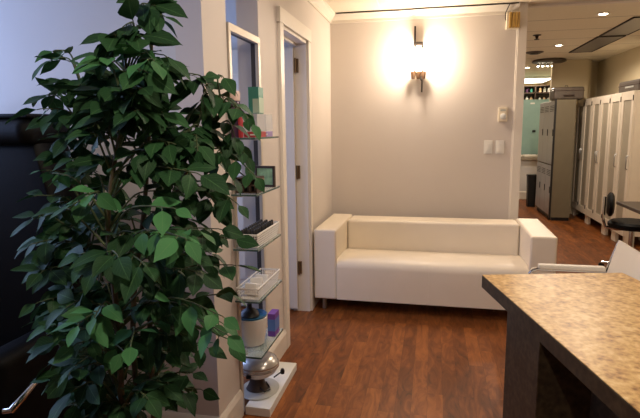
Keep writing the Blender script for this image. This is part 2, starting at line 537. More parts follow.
b = MB(); b.tube([(0, HD - .2925, .41), (0, HD - .2935, .52), (0, HD - .2915, .63)], .0012, 6); b.build('seam', M['leather'], bc)
st = MB()
for s in (-1, 1):
    xa, xb = (-HW + ARM + .002, -.0003) if s < 0 else (.0003, HW - ARM - .002)
    # profile in y, z: front face, rounded nose, gently falling seat
    prof = [(-HD - .004, .105), (-HD - .006, .26), (-HD - .006, .355)]
    for k in range(1, 8):
        a = PI/2 * k / 8
        prof.append((-HD - .006 + (.07*(1 - math.cos(a))), .355 + .07*math.sin(a)))
    prof += [(-HD + .06, .428), (-.05, .420), (HD - .25, .398), (HD - .25, .105)]
    st.prism(prof, 'x', xa, xb, smooth=True)
st.build('seat', M['leather'], sofa, angle=40)
for sx in (-1, 1):
    for sy in (-1, 1):
        b = MB(); b.lathe([(.017, 0), (.02, .004), (.02, .10), (.0, .102)], (sx*(HW - .07), sy*(HD - .07), 0), 16)
        b.build('leg', M['steel'], sofa)

# ------------------------------------------------------------------ reception desk
desk = thing('reception_desk', 'reception desk with a mottled tan laminate top and dark brown sides', 'desk', (.24, 2.469, 0), math.radians(-77.2))
# local x runs along the desk towards the camera, local y to its right-hand side seen from the sofa
W, LN = .665, 2.0
b = MB(); b.use(M['deskside']); b.box(0, LN, 0, W, .69, .7485, .002, 1)
b.build('top_edge', None, desk)
b = MB(); b.use(M['desktop']); b.box(.001, LN - .001, .001, W - .001, .7486, .752, .001, 1)
b.build('desktop', None, desk)
boxo('pedestal', M['deskside'], desk, .32, .63, .004, W - .004, 0, .69, bev=.002, seg=1)
boxo('modesty_panel', M['deskside'], desk, .63, LN - .06, .20, .22, .05, .69)
boxo('end_panel', M['deskside'], desk, LN - .06, LN - .01, .004, W - .004, 0, .69, bev=.002, seg=1)

# ------------------------------------------------------------------ white visitor chair with chrome frame
vc = thing('visitor_chair', 'white visitor chair with chrome frame behind the tan desk', 'chair', (.045, 0, -.0))
ya, yb_ = 2.68, 3.14
b = MB(); b.box(.50, .94, ya + .05, yb_ - .05, .43, .46, .012, 3); b.build('seat', M['sling'], vc)
b = MB()
b.prism([(.905, .47), (.925, .465), (1.005, .795), (.988, .80)], 'y', ya + .0, yb_ - .0)
b.build('backrest', M['sling'], vc)
for y in (ya, yb_):
    s = 1 if y == yb_ else -1
    yy = y + .016 * s
    b = MB()
    b.tube([(.46, yy, .0), (.975, yy, .0)], .011, 10) if False else None
    path = [(.98, yy, .012), (.59, yy, .012), (.545, yy, .02), (.53, yy, .06), (.53, yy, .55), (.533, yy, .585), (.547, yy, .604), (.57, yy, .610), (.94, yy, .610)]
    b.tube(path, .011, 10)
    b.tube([(.98, yy, .012), (.945, yy, .62), (.995, yy, .78)], .010, 10)
    b.tube([(.52, yy, .43), (.92, yy, .43)], .009, 8)
    b.build('side_frame', M['chrome'], vc)
    b = MB(); b.box(.575, .935, yy - .022, yy + .022, .612, .640, .008, 3); b.build('armrest_pad', M['sling'], vc)
b = MB(); b.tube([(.51, ya - .016, .43), (.51, yb_ + .016, .43)], .009, 8); b.build('cross_bar', M['chrome'], vc)
b = MB(); b.tube([(.93, ya - .016, .46), (.93, yb_ + .016, .46)], .009, 8); b.build('cross_bar', M['chrome'], vc)

# ------------------------------------------------------------------ wall sconce
SXC = -.135
sc = thing('wall_sconce', 'lit iron wall sconce with glowing glass and dark stems above the sofa', 'lamp', (SXC, YB, 2.03))
b = MB(); b.box(-.035, .035, -.014, 0, -.13, .13, .004); b.build('back_plate', M['matte'], sc)
b = MB(); b.tube([(-.033, -.06, .12), (-.034, -.06, .27)], .0075, 8)
b.box(-.045, .035, -.09, -.02, .105, .135, .006); b.tube([(0, -.01, .12), (0, -.06, .12)], .01, 8)
b.build('upper_bracket', M['matte'], sc)
b = MB(); b.tube([(.032, -.06, -.18), (.031, -.06, -.29)], .0075, 8)
b.tube([(0, -.01, -.12), (0, -.06, -.14)], .01, 8); b.tube([(0, -.06, -.14), (.032, -.06, -.185)], .012, 8)
b.build('lower_bracket', M['matte'], sc)
for dx in (-.045, 0, .045):
    b = MB(); b.lathe([(0, -.052), (.014, -.05), (.019, -.03), (.021, -.01), (.024, .012), (.020, .012), (.015, 0), (0, 0)], (dx, -.06, -.125), 14)
    b.build('candle_cup', mat('bronze_cup_%d' % int(dx*1000), (120, 92, 70), .45, .6), sc)
b = MB(); b.lathe([(.0, -.112), (.024, -.11), (.034, -.07), (.036, 0), (.032, .06), (.02, .1), (0, .104)], (0, -.062, 0), 20)
b.build('glass_shade', M['bulb'], sc)
SCONCE = lamp('sconce_light', 'POINT', (SXC, YB - .115, 2.03), 40, (255, 234, 210), shadow_soft_size=.05)

# thermostat, switches, chime
t = thing('thermostat', 'ivory wall thermostat with round dial above the light switches', 'thermostat', (.587, YB, 1.538))
b = MB(); b.box(-.038, .038, -.026, 0, -.062, .062, .006); b.build('housing', M['ivory'], t)
b = MB(); b.lathe([(.026, 0), (.026, .006), (.018, .010), (0, .010)], (0, 0, 0), 24, mtx=Matrix.Translation((.002, -.026, -.016)) @ Matrix.Rotation(PI/2, 4, 'X')); b.build('dial', M['white'], t)
b = MB(); b.box(-.022, .022, -.0275, -.026, .028, .044); b.build('scale_window', M['grey'], t)
sw = thing('light_switch', 'white rocker light switch plate, left of the pair near wall end', 'switch', (.477, YB, 1.258), group=None)
b = MB(); b.box(-.036, .036, -.006, 0, -.058, .058, .004); b.build('plate', M['white'], sw)
b = MB(); b.box(-.0165, .0165, -.011, -.006, -.033, .033, .002); b.build('rocker', M['white'], sw)
dup(sw, (.575, YB, 1.258), 'white rocker light switch plate, right of the pair near wall end')
ch = thing('door_chime', 'small ivory door chime with brass front high in the corner of wall', 'chime', (.634, YB, 2.31))
b = MB(); b.box(-.052, .05, -.05, -.0, -.068, .066, .005); b.build('housing', M['ivory'], ch)
b = MB()
for x in (-.022, .002, .026): b.box(x - .011, x + .011, -.062, -.05, -.062, .062, .005)
b.box(.04, .052, -.058, -.012, -.062, .062, .004)
b.build('brass_tubes', M['brass'], ch)
lw = MB(); lw.tube([(-.034, -.060, .128), (-.049, -.055, .095), (-.060, -.02, .065), (-.058, -.012, .02), (-.052, -.02, .005)], .004, 6); lw.build('lead_wire', M['matte'], ch)
cb = MB()
cb.tube([(-.86, YB - .064, ZC - .006), (-.5, YB - .064, ZC - .007), (-.33, YB - .064, ZC - .012), (-.1, YB - .064, ZC - .006), (.3, YB - .064, ZC - .008), (.56, YB - .064, ZC - .008), (.60, YB - .066, ZC - .012), (.672, YB - .064, ZC - .006)], .0045, 6)
tag(cb.build('bell_wire', M['matte']), 'thin dark wire running along the crown moulding to the door chime', 'wire')

# ------------------------------------------------------------------ display stand in the pass-through
ds = thing('display_stand', 'tall open display stand with glass shelves and white base in wall gap', 'display stand', (0, 0, 0))
FX0, FX1 = -.962, -.918
for nm, y0, y1 in (('post', 2.314, 2.342), ('post', 2.728, 2.760)):
    b = MB(); b.use(M['framemetal']); b.box(FX1 - .02, FX1, y0, y1, .0, 1.922, .002, 1)
    b.use(M['frameshade']); b.box(FX0, FX1 - .019, y0 + .002, y1 - .002, .0, 1.92)
    b.build(nm, None, ds)
b = MB(); b.use(M['framemetal']); b.box(FX1 - .02, FX1 + .001, 2.314, 2.760, 1.888, 1.924, .002, 1)
b.use(M['frameshade']); b.box(FX0, FX1 - .019, 2.32, 2.755, 1.89, 1.922)
b.build('top_rail', None, ds)
b = MB(); b.box(-.905, -.773, 2.315, 2.845, 0, .045, .003, 2); b.build('base', M['laminate'], ds)
SH = [.340, .622, .878, 1.14, 1.402]
SHX, SY0, SY1 = -.792, 2.265, 2.645
for z in SH:
    b = MB(); b.use(M['shelfglass']); b.box(-.917, SHX - .0015, SY0 + .0015, SY1, z - .008, z); b.box(-.985, -.917, 2.345, SY1, z - .008, z)
    b.use(M['glassedge']); b.box(SHX - .0015, SHX, SY0, SY1, z - .0085, z + .0003); b.box(-.917, SHX, SY0, SY0 + .0015, z - .0085, z + .0003)
    g = b.build('glass_shelf', None, ds)
    for y in (2.33, 2.62):
        b = MB(); b.box(-.93, -.885, y - .008, y + .008, z - .020, z - .0085, .002, 1); b.build('bracket', M['framemetal'], g)

def simple_box(name, label, cat, x0, x1, y0, y1, z, h, mt, bands=(), group=None):
    o = thing(name, label, cat, ((x0+x1)/2, (y0+y1)/2, z), 0, group)
    hx, hy = (x1-x0)/2, (y1-y0)/2
    boxo('carton', mt, o, -hx, hx, -hy, hy, 0, h, bev=.001, seg=1)
    for i, (nm, bm_, z0, z1) in enumerate(bands):
        boxo(nm, bm_, o, -hx - .0006, hx + .0006, -hy - .0006, hy + .0006, z0, z1)
    return o
z5 = SH[4] + .0006
# clear box of little bottles with a red foot, lilac foot beside it; teal carton on top
def bottle_box(label, x0, x1, y0, y1, mt, foot):
    o = thing('bottle_box', label, 'box', ((x0+x1)/2, (y0+y1)/2, z5))
    hx, hy = (x1-x0)/2, (y1-y0)/2
    boxo('card_foot', mt, o, -hx, hx, -hy, hy, 0, foot, bev=.001, seg=1)
    boxo('label_mark', M['paper'], o, -hx*.1, hx + .0007, -hy - .0007, -hy + .012, foot*.35, foot*.6)
    boxo('clear_cover', M['clear'], o, -hx, hx, -hy, hy, foot, .11, bev=.001, seg=1)
    return o
bottle_box('clear box of little bottles with red foot on the top glass shelf', -.868, -.80, 2.33, 2.455, M['red'], .026)
bottle_box('clear box of little bottles with lilac foot on the top glass shelf', -.862, -.80, 2.465, 2.565, M['purple'], .026)
for (bx, by) in ((-.845, 2.27),):
    pass
tb = thing('teal_carton', 'teal and pale green carton standing on the red footed box', 'box', (-.832, 2.425, z5 + .1108))
boxo('carton', M['teal'], tb, -.03, .022, -.035, .035, 0, .125, bev=.001, seg=1)
boxo('pale_panel', M['palegreen'], tb, .0205, .0235, -.034, .034, .004, .075)
boxo('front_panel', M['palegreen'], tb, -.008, .021, -.0362, -.0345, .004, .07)
pb = thing('plum_bottle', 'plum coloured bottle with pale pink cap by the left stand post', 'bottle', (-.892, 2.30, z5))
b = MB(); b.lathe([(0, 0), (.024, 0), (.026, .01), (.026, .145), (.02, .165), (.017, .168)], (0, 0, 0), 18); b.build('body', M['plum'], pb)
b = MB(); b.lathe([(.022, .168), (.022, .20), (.018, .212), (0, .213)], (0, 0, 0), 18); b.build('cap', M['pinkcap'], pb)
rb = thing('red_bottle', 'small red bottle in front of the plum bottle on the top shelf', 'bottle', (-.862, 2.278, z5))
b = MB(); b.lathe([(0, 0), (.010, 0), (.0115, .008), (.0115, .08), (.007, .092), (.007, .094)], (0, 0, 0), 16); b.build('body', M['red'], rb)
b = MB(); b.lathe([(.009, .094), (.009, .118), (0, .12)], (0, 0, 0), 16); b.build('cap', M['red'], rb)
# wooden tray with white cells and dark picture frame on shelf four
z4 = SH[3] + .0006
fr = thing('picture_frame', 'small dark brown frame with green card at right of its shelf', 'picture frame', (-.853, 2.585, z4), math.radians(-14))
b = MB()
for (x0, x1, a0, a1) in ((-.06, -.048, 0, .11), (.048, .06, 0, .11), (-.06, .06, 0, .012), (-.06, .06, .098, .11)): b.box(x0, x1, -.008, .008, a0, a1, .002, 1)
b.build('frame', M['darkwood'], fr)
boxo('card', mat('green_print', (150, 186, 140), .5, var=.35, scale=30), fr, -.049, .049, -.002, .004, .011, .099)
wt = thing('divided_rack', 'dark wooden rack with white cells behind leaves on the middle shelf', 'rack', (-.855, 2.36, z4))
b = MB()
for x in (-.05, -.017, .017, .05): b.box(x - .003, x + .003, -.055, .055, 0, .075)
for z in (.003, .038, .072): b.box(-.05, .05, -.055, .055, z - .003, z + .003)
b.build('frame', M['darkwood'], wt)
boxo('white_backing', M['paper'], wt, -.049, .049, -.004, .004, .006, .07)
# perforated basket of polish bottles on shelf three
z3 = SH[2] + .0006
def basket(label, z, y0, y1, x0, x1, h, kind):
    o = thing('basket', label, 'basket', ((x0+x1)/2, (y0+y1)/2, z))
    hx, hy = (x1-x0)/2, (y1-y0)/2
    t0 = .88
    b = MB()
    def wall(p, q, n, rows):
        for i in range(n + 1):
            f = i / n
            lo = Vector(p).lerp(Vector(q), f)
            a = Vector((lo.x*t0, lo.y*t0, .004)); c = Vector((lo.x, lo.y, h - .004))
            b.tube([a, c], .0014 if kind == 'wire' else .0026, 5, cap=False)
        for k in range(rows):
            zz = .004 + (h - .008) * k / max(1, rows - 1); s = t0 + (1 - t0) * k / max(1, rows - 1)
            b.tube([(p[0]*s, p[1]*s, zz), (q[0]*s, q[1]*s, zz)], .0013 if kind == 'wire' else .0026, 5, cap=False)
    rows = 5 if kind == 'wire' else 6
    wall((-hx, -hy, 0), (hx, -hy, 0), 10, rows); wall((hx, -hy, 0), (hx, hy, 0), 26, rows)
    wall((hx, hy, 0), (-hx, hy, 0), 10, rows); wall((-hx, hy, 0), (-hx, -hy, 0), 26, rows)
    b.build('sides', M['whitewire'], o)
    r = MB(); r.tube([(-hx, -hy, h), (hx, -hy, h), (hx, hy, h), (-hx, hy, h), (-hx, -hy, h)], .0036, 8); r.build('rim', M['whitewire'], o)
    boxo('bottom', M['white'], o, -hx*t0, hx*t0, -hy*t0, hy*t0, .001, .004)
    return o
bx0, bx1 = -.908, -.800
basket('white perforated plastic basket full of dark bottles on the third shelf', z3, 2.275, 2.635, bx0, bx1, .068, 'solid')
np_ = thing('nail_polish', 'small dark bottle with black cap crowded in the white perforated basket', 'bottle', (0, 0, 0), 0, 'dark bottles in the perforated basket')
b = MB(); b.lathe([(0, 0), (.0105, 0), (.0115, .004), (.0115, .04), (.006, .046)], (0, 0, 0), 10); b.build('body', M['polish'], np_)
b = MB(); b.lathe([(.0072, .046), (.0072, .078), (.005, .081), (0, .081)], (0, 0, 0), 10); b.build('cap', M['blackplastic'], np_)
k = 0
for i in range(11):
    for j in range(3):
        p = (-.885 + j*.029 + random.uniform(-.002, .002), 2.312 + i*.0285, z3 + .0045)
        if k == 0: np_.location = p
        else: dup(np_, p, rz=random.uniform(0, 6))
        k += 1
z2 = SH[1] + .0006
basket('white wire basket holding white packets on the second shelf', z2, 2.262, 2.625, bx0, bx1, .062, 'wire')
for i, (y, lab) in enumerate(((2.34, 'white paper packet at near end of the wire basket'), (2.42, 'white paper packet at middle of the wire basket'), (2.50, 'white paper packet at far end of the wire basket'))):
    b = MB(); b.box(-.032, .032, -.018, .018, 0, .058 + .006*(i == 1), .004, 2)
    o = b.build('paper_packet', M['paper']); o.location = (-.862, y, z2 + .0072); o.rotation_euler = (math.radians(-16), 0, math.radians((-8, 12, 4)[i]))
    tag(o, lab, 'packet')
# white pot, violet carton on shelf one; appliance on the base
z1 = SH[0] + .0006
pt = thing('white_tub', 'white round tub with blue rim and black brush on the lowest shelf', 'tub', (-.897, 2.43, z1)); pt.scale = (1.16, 1.16, .92)
b = MB(); b.lathe([(0, 0), (.048, 0), (.056, .006), (.066, .10), (.070, .158), (.0675, .160), (.064, .158), (.056, .03), (0, .02)], (0, 0, 0), 32); b.build('bowl', M['white'], pt)
b = MB(); b.lathe([(.0642, .150), (.0685, .1605), (.0708, .170), (.067, .172), (.060, .152), (.0, .150)], (0, 0, 0), 32); b.build('blue_liner', M['potblue'], pt)
b = MB(); b.lathe([(0, .151), (.036, .152), (.044, .17), (.034, .195), (.012, .21), (.01, .235), (0, .237)], (-.004, -.01, 0), 18); b.build('brush', M['blackplastic'], pt)
simple_box('violet_carton', 'violet and blue carton right of the white tub', 'box', -.842, -.802, 2.525, 2.605, z1, .125, M['violet'], [('blue_band', M['blue'], .03, .095)])
ap = thing('wax_warmer', 'round silver appliance with black plug on the white stand base', 'appliance', (-.893, 2.50, .0455))
b = MB(); b.lathe([(0, 0), (.100, 0), (.104, .003), (.101, .006), (0, .007)], (.004, 0, 0), 40, sx=1.0, sy=1.2); b.build('tray', M['grey'], ap)
b = MB(); b.lathe([(0, .0075), (.060, .008), (.052, .02), (.040, .05), (.040, .0875), (0, .088)], (-.01, 0, 0), 30); b.build('stem', M['darkwood'], ap)
b = MB(); b.lathe([(0, .0885), (.070, .089), (.092, .105), (.106, .13), (.108, .15)], (0, 0, 0), 40); b.build('body', M['white'], ap)
b = MB(); b.lathe([(.1085, .150), (.1095, .158), (.098, .178), (.066, .194), (.03, .20), (0, .201)], (0, 0, 0), 40); b.build('lid', M['silver'], ap)
b = MB(); b.lathe([(.1065, .130), (.1115, .136), (.1115, .143), (.1085, .148)], (0, 0, 0), 40); b.build('silver_band', M['silver'], ap)
boxo('switch', M['blackplastic'], ap, -.030, -.006, -.111, -.096, .110, .128)
b = MB(); b.tube([(.02, -.04, .03), (.05, -.06, .02), (.068, -.02, .016), (.05, .02, .013), (.03, .03, .03)], .0045, 6); b.tube([(.07, .05, .05), (.09, .09, .056), (.10, .11, .056)], .004, 6)
b.lathe([(0, 0), (.011, .002), (.013, .016), (.008, .03), (0, .031)], (.1, .112, .042), 10)
b.build('plug_cord', M['blackplastic'], ap)

# ------------------------------------------------------------------ artificial plant
PX, PY = -.80, 1.20
plant = thing('potted_plant', 'tall bushy artificial ficus with dark green leaves in a dark planter', 'plant', (PX, PY, 0))
inv = Vector((PX, PY, 0))
b = MB(); b.lathe([(0, 0), (.13, 0), (.135, .01), (.165, .37), (.17, .40), (.158, .40), (.15, .36), (0, .355)], (0, 0, 0), 32); b.build('planter', M['pot'], plant)
b = MB()
b.lathe([(.15, .35), (.12, .375), (.06, .385), (0, .388)], (0, 0, 0), 24)
for v in b.bm.verts: v.co.z += noise.noise(v.co * 40) * .012
b.build('moss', M['moss'], plant)['kind'] = 'stuff'

def P(px, py, Y): return at(px, py, Y) - inv
def spline(pts, n=8):
    pts = [Vector(p) for p in pts]; out = []
    for i in range(len(pts) - 1):
        p0 = pts[max(i-1, 0)]; p1 = pts[i]; p2 = pts[i+1]; p3 = pts[min(i+2, len(pts)-1)]
        for k in range(n):
            t = k / n
            out.append(0.5 * ((2*p1) + (-p0 + p2)*t + (2*p0 - 5*p1 + 4*p2 - p3)*t*t + (-p0 + 3*p1 - 3*p2 + p3)*t**3))
    out.append(pts[-1]); return out
# trunks
trunks = [
    [Vector((.01, .02, .38)), P(133, 330, 1.24), P(145, 200, 1.24), P(151, 90, 1.22), P(151, 20, 1.2), P(149, -28, 1.2)],
    [Vector((-.03, -.02, .38)), P(118, 330, 1.12), P(108, 220, 1.10), P(122, 120, 1.12), P(126, 75, 1.12), P(122, 40, 1.12)],
    [Vector((-.04, .04, .38)), P(108, 345, 1.28), P(84, 220, 1.32), P(84, 130, 1.34), P(82, 84, 1.33)],
    [Vector((.05, .02, .38)), P(150, 330, 1.25), P(160, 235, 1.3), P(190, 165, 1.3), P(214, 125, 1.28), P(226, 106, 1.27)],
]
tr_s = []
for tpts in trunks:
    s = spline(tpts, 10); tr_s.append(s)
    n = len(s); b = MB()
    b.tube(s, [.009 * (1 - .80 * i / (n - 1)) for i in range(n)], 8); b.build('trunk', M['bark'], plant)

leafbm = bmesh.new()
uvl = leafbm.loops.layers.uv.new('UVMap')
tone = leafbm.loops.layers.float_color.new('tone')
def leaf(base, d, nrm, L, wd, tn):
    """pointed oval leaf, folded along the midrib, tip curling down"""
    d = d.normalized(); side = d.cross(nrm)
    if side.length < 1e-4: side = d.cross(Vector((.3, .2, 1)))
    side.normalize(); up = side.cross(d).normalized()
    prof = [(0, 0), (.10, .42), (.26, .88), (.42, 1.0), (.60, .86), (.78, .52), (.91, .2), (1.0, 0)]
    fold = random.uniform(.08, .3); curl = random.uniform(.05, .32); twist = random.uniform(-.25, .25)
    rows = []
    for t, w in prof:
        c = base + d * (L * t) - up * (curl * L * t * t)
        hw = w * wd * .5
        tw = twist * t
        sd = side * math.cos(tw) + up * math.sin(tw); u2 = up * math.cos(tw) - side * math.sin(tw)
        if w == 0: rows.append((None, leafbm.verts.new(c), None, t))
        else:
            wv = .06 * L * math.sin(t * 9 + fold * 30) * .3
            rows.append((leafbm.verts.new(c - sd*hw + u2*(hw*fold + wv)), leafbm.verts.new(c), leafbm.verts.new(c + sd*hw + u2*(hw*fold - wv)), t))
    def face(vs, uvs):
        f = leafbm.faces.new(vs); f.smooth = True
        for lp, q in zip(f.loops, uvs):
            lp[uvl].uv = q; lp[tone] = (tn, tn, tn, 1)
    for i in range(len(rows)-1):
        a, c = rows[i], rows[i+1]
        for s, si in ((0, -1), (2, 1)):
            if a[s] is None: vs = [a[1], c[s], c[1]]; uv = [(0, a[3]), (si, c[3]), (0, c[3])]
            elif c[s] is None: vs = [a[1], a[s], c[1]]; uv = [(0, a[3]), (si, a[3]), (0, c[3])]
            else: vs = [a[1], a[s], c[s], c[1]]; uv = [(0, a[3]), (si, a[3]), (si, c[3]), (0, c[3])]
            if si > 0: vs.reverse(); uv.reverse()
            face(vs, uv)
twb = MB()
UP = Vector((0, 0, 1))
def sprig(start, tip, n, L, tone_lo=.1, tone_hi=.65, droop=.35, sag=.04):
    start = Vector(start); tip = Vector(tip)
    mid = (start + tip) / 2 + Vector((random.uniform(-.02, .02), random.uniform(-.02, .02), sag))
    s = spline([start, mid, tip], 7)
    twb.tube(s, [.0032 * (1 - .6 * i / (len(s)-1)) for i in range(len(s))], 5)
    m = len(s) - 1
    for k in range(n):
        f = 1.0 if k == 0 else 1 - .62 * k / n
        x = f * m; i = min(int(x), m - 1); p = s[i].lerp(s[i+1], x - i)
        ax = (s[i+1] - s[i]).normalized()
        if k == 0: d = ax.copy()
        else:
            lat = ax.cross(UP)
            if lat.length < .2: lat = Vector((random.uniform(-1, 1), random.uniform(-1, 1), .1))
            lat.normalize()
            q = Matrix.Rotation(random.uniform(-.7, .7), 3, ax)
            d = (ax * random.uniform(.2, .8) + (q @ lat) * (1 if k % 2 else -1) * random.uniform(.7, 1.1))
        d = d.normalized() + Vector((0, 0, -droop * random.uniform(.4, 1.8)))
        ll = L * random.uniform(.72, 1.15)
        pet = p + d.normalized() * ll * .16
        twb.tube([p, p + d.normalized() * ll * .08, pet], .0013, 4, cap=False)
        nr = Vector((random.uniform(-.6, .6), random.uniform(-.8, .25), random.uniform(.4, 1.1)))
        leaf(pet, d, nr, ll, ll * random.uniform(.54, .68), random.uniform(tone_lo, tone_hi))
def near_trunk(tip, below=.12):
    best = None
    for s in tr_s:
        for p in s:
            q = (p - (tip - Vector((0, 0, below)))).length
            if best is None or q < best[0]: best = (q, p)
    return best[1]
# outline sprigs, each to a spot where the photograph shows a tip:  x, y, distance, leaves, leaf length, tone range (high where light on the leaves is painted in)
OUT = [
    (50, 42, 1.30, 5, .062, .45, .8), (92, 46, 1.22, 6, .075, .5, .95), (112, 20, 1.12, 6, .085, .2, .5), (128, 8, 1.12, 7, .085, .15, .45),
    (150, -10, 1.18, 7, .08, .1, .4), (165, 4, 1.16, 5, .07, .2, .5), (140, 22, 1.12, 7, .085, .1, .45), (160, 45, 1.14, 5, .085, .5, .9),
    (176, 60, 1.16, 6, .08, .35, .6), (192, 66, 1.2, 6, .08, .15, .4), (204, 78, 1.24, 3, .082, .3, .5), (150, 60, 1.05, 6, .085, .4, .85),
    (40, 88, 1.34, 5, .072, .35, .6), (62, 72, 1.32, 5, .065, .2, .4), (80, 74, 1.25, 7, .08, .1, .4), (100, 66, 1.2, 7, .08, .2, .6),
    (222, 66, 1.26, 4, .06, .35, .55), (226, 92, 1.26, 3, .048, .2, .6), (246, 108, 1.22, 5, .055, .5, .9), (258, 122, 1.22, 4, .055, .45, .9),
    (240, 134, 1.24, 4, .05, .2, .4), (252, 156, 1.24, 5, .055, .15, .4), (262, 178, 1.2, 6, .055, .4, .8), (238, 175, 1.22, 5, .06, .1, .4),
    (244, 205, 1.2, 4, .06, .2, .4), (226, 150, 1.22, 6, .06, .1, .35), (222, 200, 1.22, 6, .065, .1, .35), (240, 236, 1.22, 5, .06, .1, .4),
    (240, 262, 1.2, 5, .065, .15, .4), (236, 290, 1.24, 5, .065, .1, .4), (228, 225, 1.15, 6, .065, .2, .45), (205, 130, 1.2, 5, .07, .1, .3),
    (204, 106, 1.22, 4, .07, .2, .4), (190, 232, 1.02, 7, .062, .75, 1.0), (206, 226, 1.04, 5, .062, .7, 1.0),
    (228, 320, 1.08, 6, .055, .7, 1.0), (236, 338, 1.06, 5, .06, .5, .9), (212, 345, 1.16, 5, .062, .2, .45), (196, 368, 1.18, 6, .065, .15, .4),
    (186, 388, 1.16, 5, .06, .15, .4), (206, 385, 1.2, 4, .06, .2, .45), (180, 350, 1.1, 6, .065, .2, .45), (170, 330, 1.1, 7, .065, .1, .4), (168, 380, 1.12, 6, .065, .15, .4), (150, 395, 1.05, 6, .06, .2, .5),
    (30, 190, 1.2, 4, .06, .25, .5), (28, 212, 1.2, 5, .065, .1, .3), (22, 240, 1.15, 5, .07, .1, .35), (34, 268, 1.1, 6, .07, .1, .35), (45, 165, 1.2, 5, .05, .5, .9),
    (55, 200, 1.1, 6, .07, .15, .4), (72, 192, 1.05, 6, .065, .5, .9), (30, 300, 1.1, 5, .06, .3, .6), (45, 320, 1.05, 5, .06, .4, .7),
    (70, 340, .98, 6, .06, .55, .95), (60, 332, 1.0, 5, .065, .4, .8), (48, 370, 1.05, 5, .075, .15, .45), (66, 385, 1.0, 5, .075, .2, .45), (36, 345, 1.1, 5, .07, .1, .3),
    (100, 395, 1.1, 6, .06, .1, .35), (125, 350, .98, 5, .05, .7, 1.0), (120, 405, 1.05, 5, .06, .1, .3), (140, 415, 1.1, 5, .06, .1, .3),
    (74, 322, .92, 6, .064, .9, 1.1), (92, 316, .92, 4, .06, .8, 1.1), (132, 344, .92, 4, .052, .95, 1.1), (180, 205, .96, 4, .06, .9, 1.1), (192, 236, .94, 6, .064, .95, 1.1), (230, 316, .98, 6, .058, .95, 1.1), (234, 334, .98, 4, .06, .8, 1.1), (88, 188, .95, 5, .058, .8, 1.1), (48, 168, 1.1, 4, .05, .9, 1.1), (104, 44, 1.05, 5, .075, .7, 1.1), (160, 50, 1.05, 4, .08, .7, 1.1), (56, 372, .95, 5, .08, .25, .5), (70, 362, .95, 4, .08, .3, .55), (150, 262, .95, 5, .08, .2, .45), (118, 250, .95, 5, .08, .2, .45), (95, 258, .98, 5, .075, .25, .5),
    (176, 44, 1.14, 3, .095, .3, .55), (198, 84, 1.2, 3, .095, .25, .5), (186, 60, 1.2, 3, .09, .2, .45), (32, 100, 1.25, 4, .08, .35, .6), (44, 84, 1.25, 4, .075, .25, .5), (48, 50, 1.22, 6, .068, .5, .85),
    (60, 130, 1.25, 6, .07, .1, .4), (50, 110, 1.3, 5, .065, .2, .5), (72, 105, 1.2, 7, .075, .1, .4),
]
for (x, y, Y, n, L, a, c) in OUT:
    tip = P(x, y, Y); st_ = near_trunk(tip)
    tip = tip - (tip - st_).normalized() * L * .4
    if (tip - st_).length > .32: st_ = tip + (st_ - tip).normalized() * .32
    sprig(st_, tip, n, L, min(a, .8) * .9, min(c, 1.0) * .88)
# inner mass
cnt = 0
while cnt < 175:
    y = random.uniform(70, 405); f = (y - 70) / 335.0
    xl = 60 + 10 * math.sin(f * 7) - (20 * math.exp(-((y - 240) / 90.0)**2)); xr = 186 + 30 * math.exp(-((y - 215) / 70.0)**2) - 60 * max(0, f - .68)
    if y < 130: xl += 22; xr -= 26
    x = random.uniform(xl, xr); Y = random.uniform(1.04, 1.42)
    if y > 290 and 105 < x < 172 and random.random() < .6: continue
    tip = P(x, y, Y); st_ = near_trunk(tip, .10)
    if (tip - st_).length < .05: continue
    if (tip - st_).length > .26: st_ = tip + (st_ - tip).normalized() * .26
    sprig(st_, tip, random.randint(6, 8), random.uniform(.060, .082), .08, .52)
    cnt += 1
twb.build('twigs', M['twig'], plant)
me = bpy.data.meshes.new('foliage'); leafbm.to_mesh(me); leafbm.free(); me.materials.append(M['leaf'])
fo = bpy.data.objects.new('foliage', me); col.objects.link(fo); fo.parent = plant

# ------------------------------------------------------------------ black pedicure chair at the far left
pc = thing('spa_chair', 'large black vinyl spa chair with rolled headrest at far left', 'chair', (-1.80, 1.70, 0)); pc.scale = (1, 1, 1.012)
hw = .335
b = MB(); b.box(-.36, .36, -.32, .26, 0, .30, .03, 3); b.build('plinth', M['black'], pc)
b = MB(); b.box(-.27, .27, -.30, .18, .301, .50, .05, 4); b.build('seat', M['black'], pc)
b = MB(); b.box(-1, 1, .05, .24, .46, 1.40, .05, 4)
bmesh.ops.subdivide_edges(b.bm, edges=[e for e in b.bm.edges if e.calc_length() > .3], cuts=10, use_grid_fill=True)
def half_width(z):
    pr = [(.46, .30), (.62, .375), (.85, .385), (1.1, .362), (1.28, .322), (1.37, .30), (1.5, .30)]
    for (z0, a), (z1, c) in zip(pr, pr[1:]):
        if z <= z1: return a + (c - a) * (z - z0) / (z1 - z0)
    return .30
for v_ in b.bm.verts:
    v_.co.x *= half_width(v_.co.z)
    v_.co.y -= .02 * (1 - (v_.co.x / .4)**2) * (1 if v_.co.y < .14 else 0)
for f in b.bm.faces: f.smooth = True
b.build('backrest', M['black'], pc, angle=50)
b = MB(); b.box(-.322, .322, -.03, .25, 1.375, 1.475, .045, 5); b.build('headrest', M['black'], pc)
b = MB(); b.box(-.318, .318, -.01, .24, 1.476, 1.492, .007, 2); b.build('headrest_flap', M['black'], pc)
for s in (-1, 1):
    b = MB(); b.box(s*.28, s*.40, -.34, .16, .30, .68, .045, 4); b.build('armrest', M['black'], pc)
b = MB(); b.tube([(.398, -.33, .50), (.425, -.33, .505), (.432, -.30, .525), (.434, -.22, .555)], [.012, .013, .014, .010], 12)
b.build('added_glint_bar', M['chrome'], pc)  # chrome bar added for its glint low on the chair's side

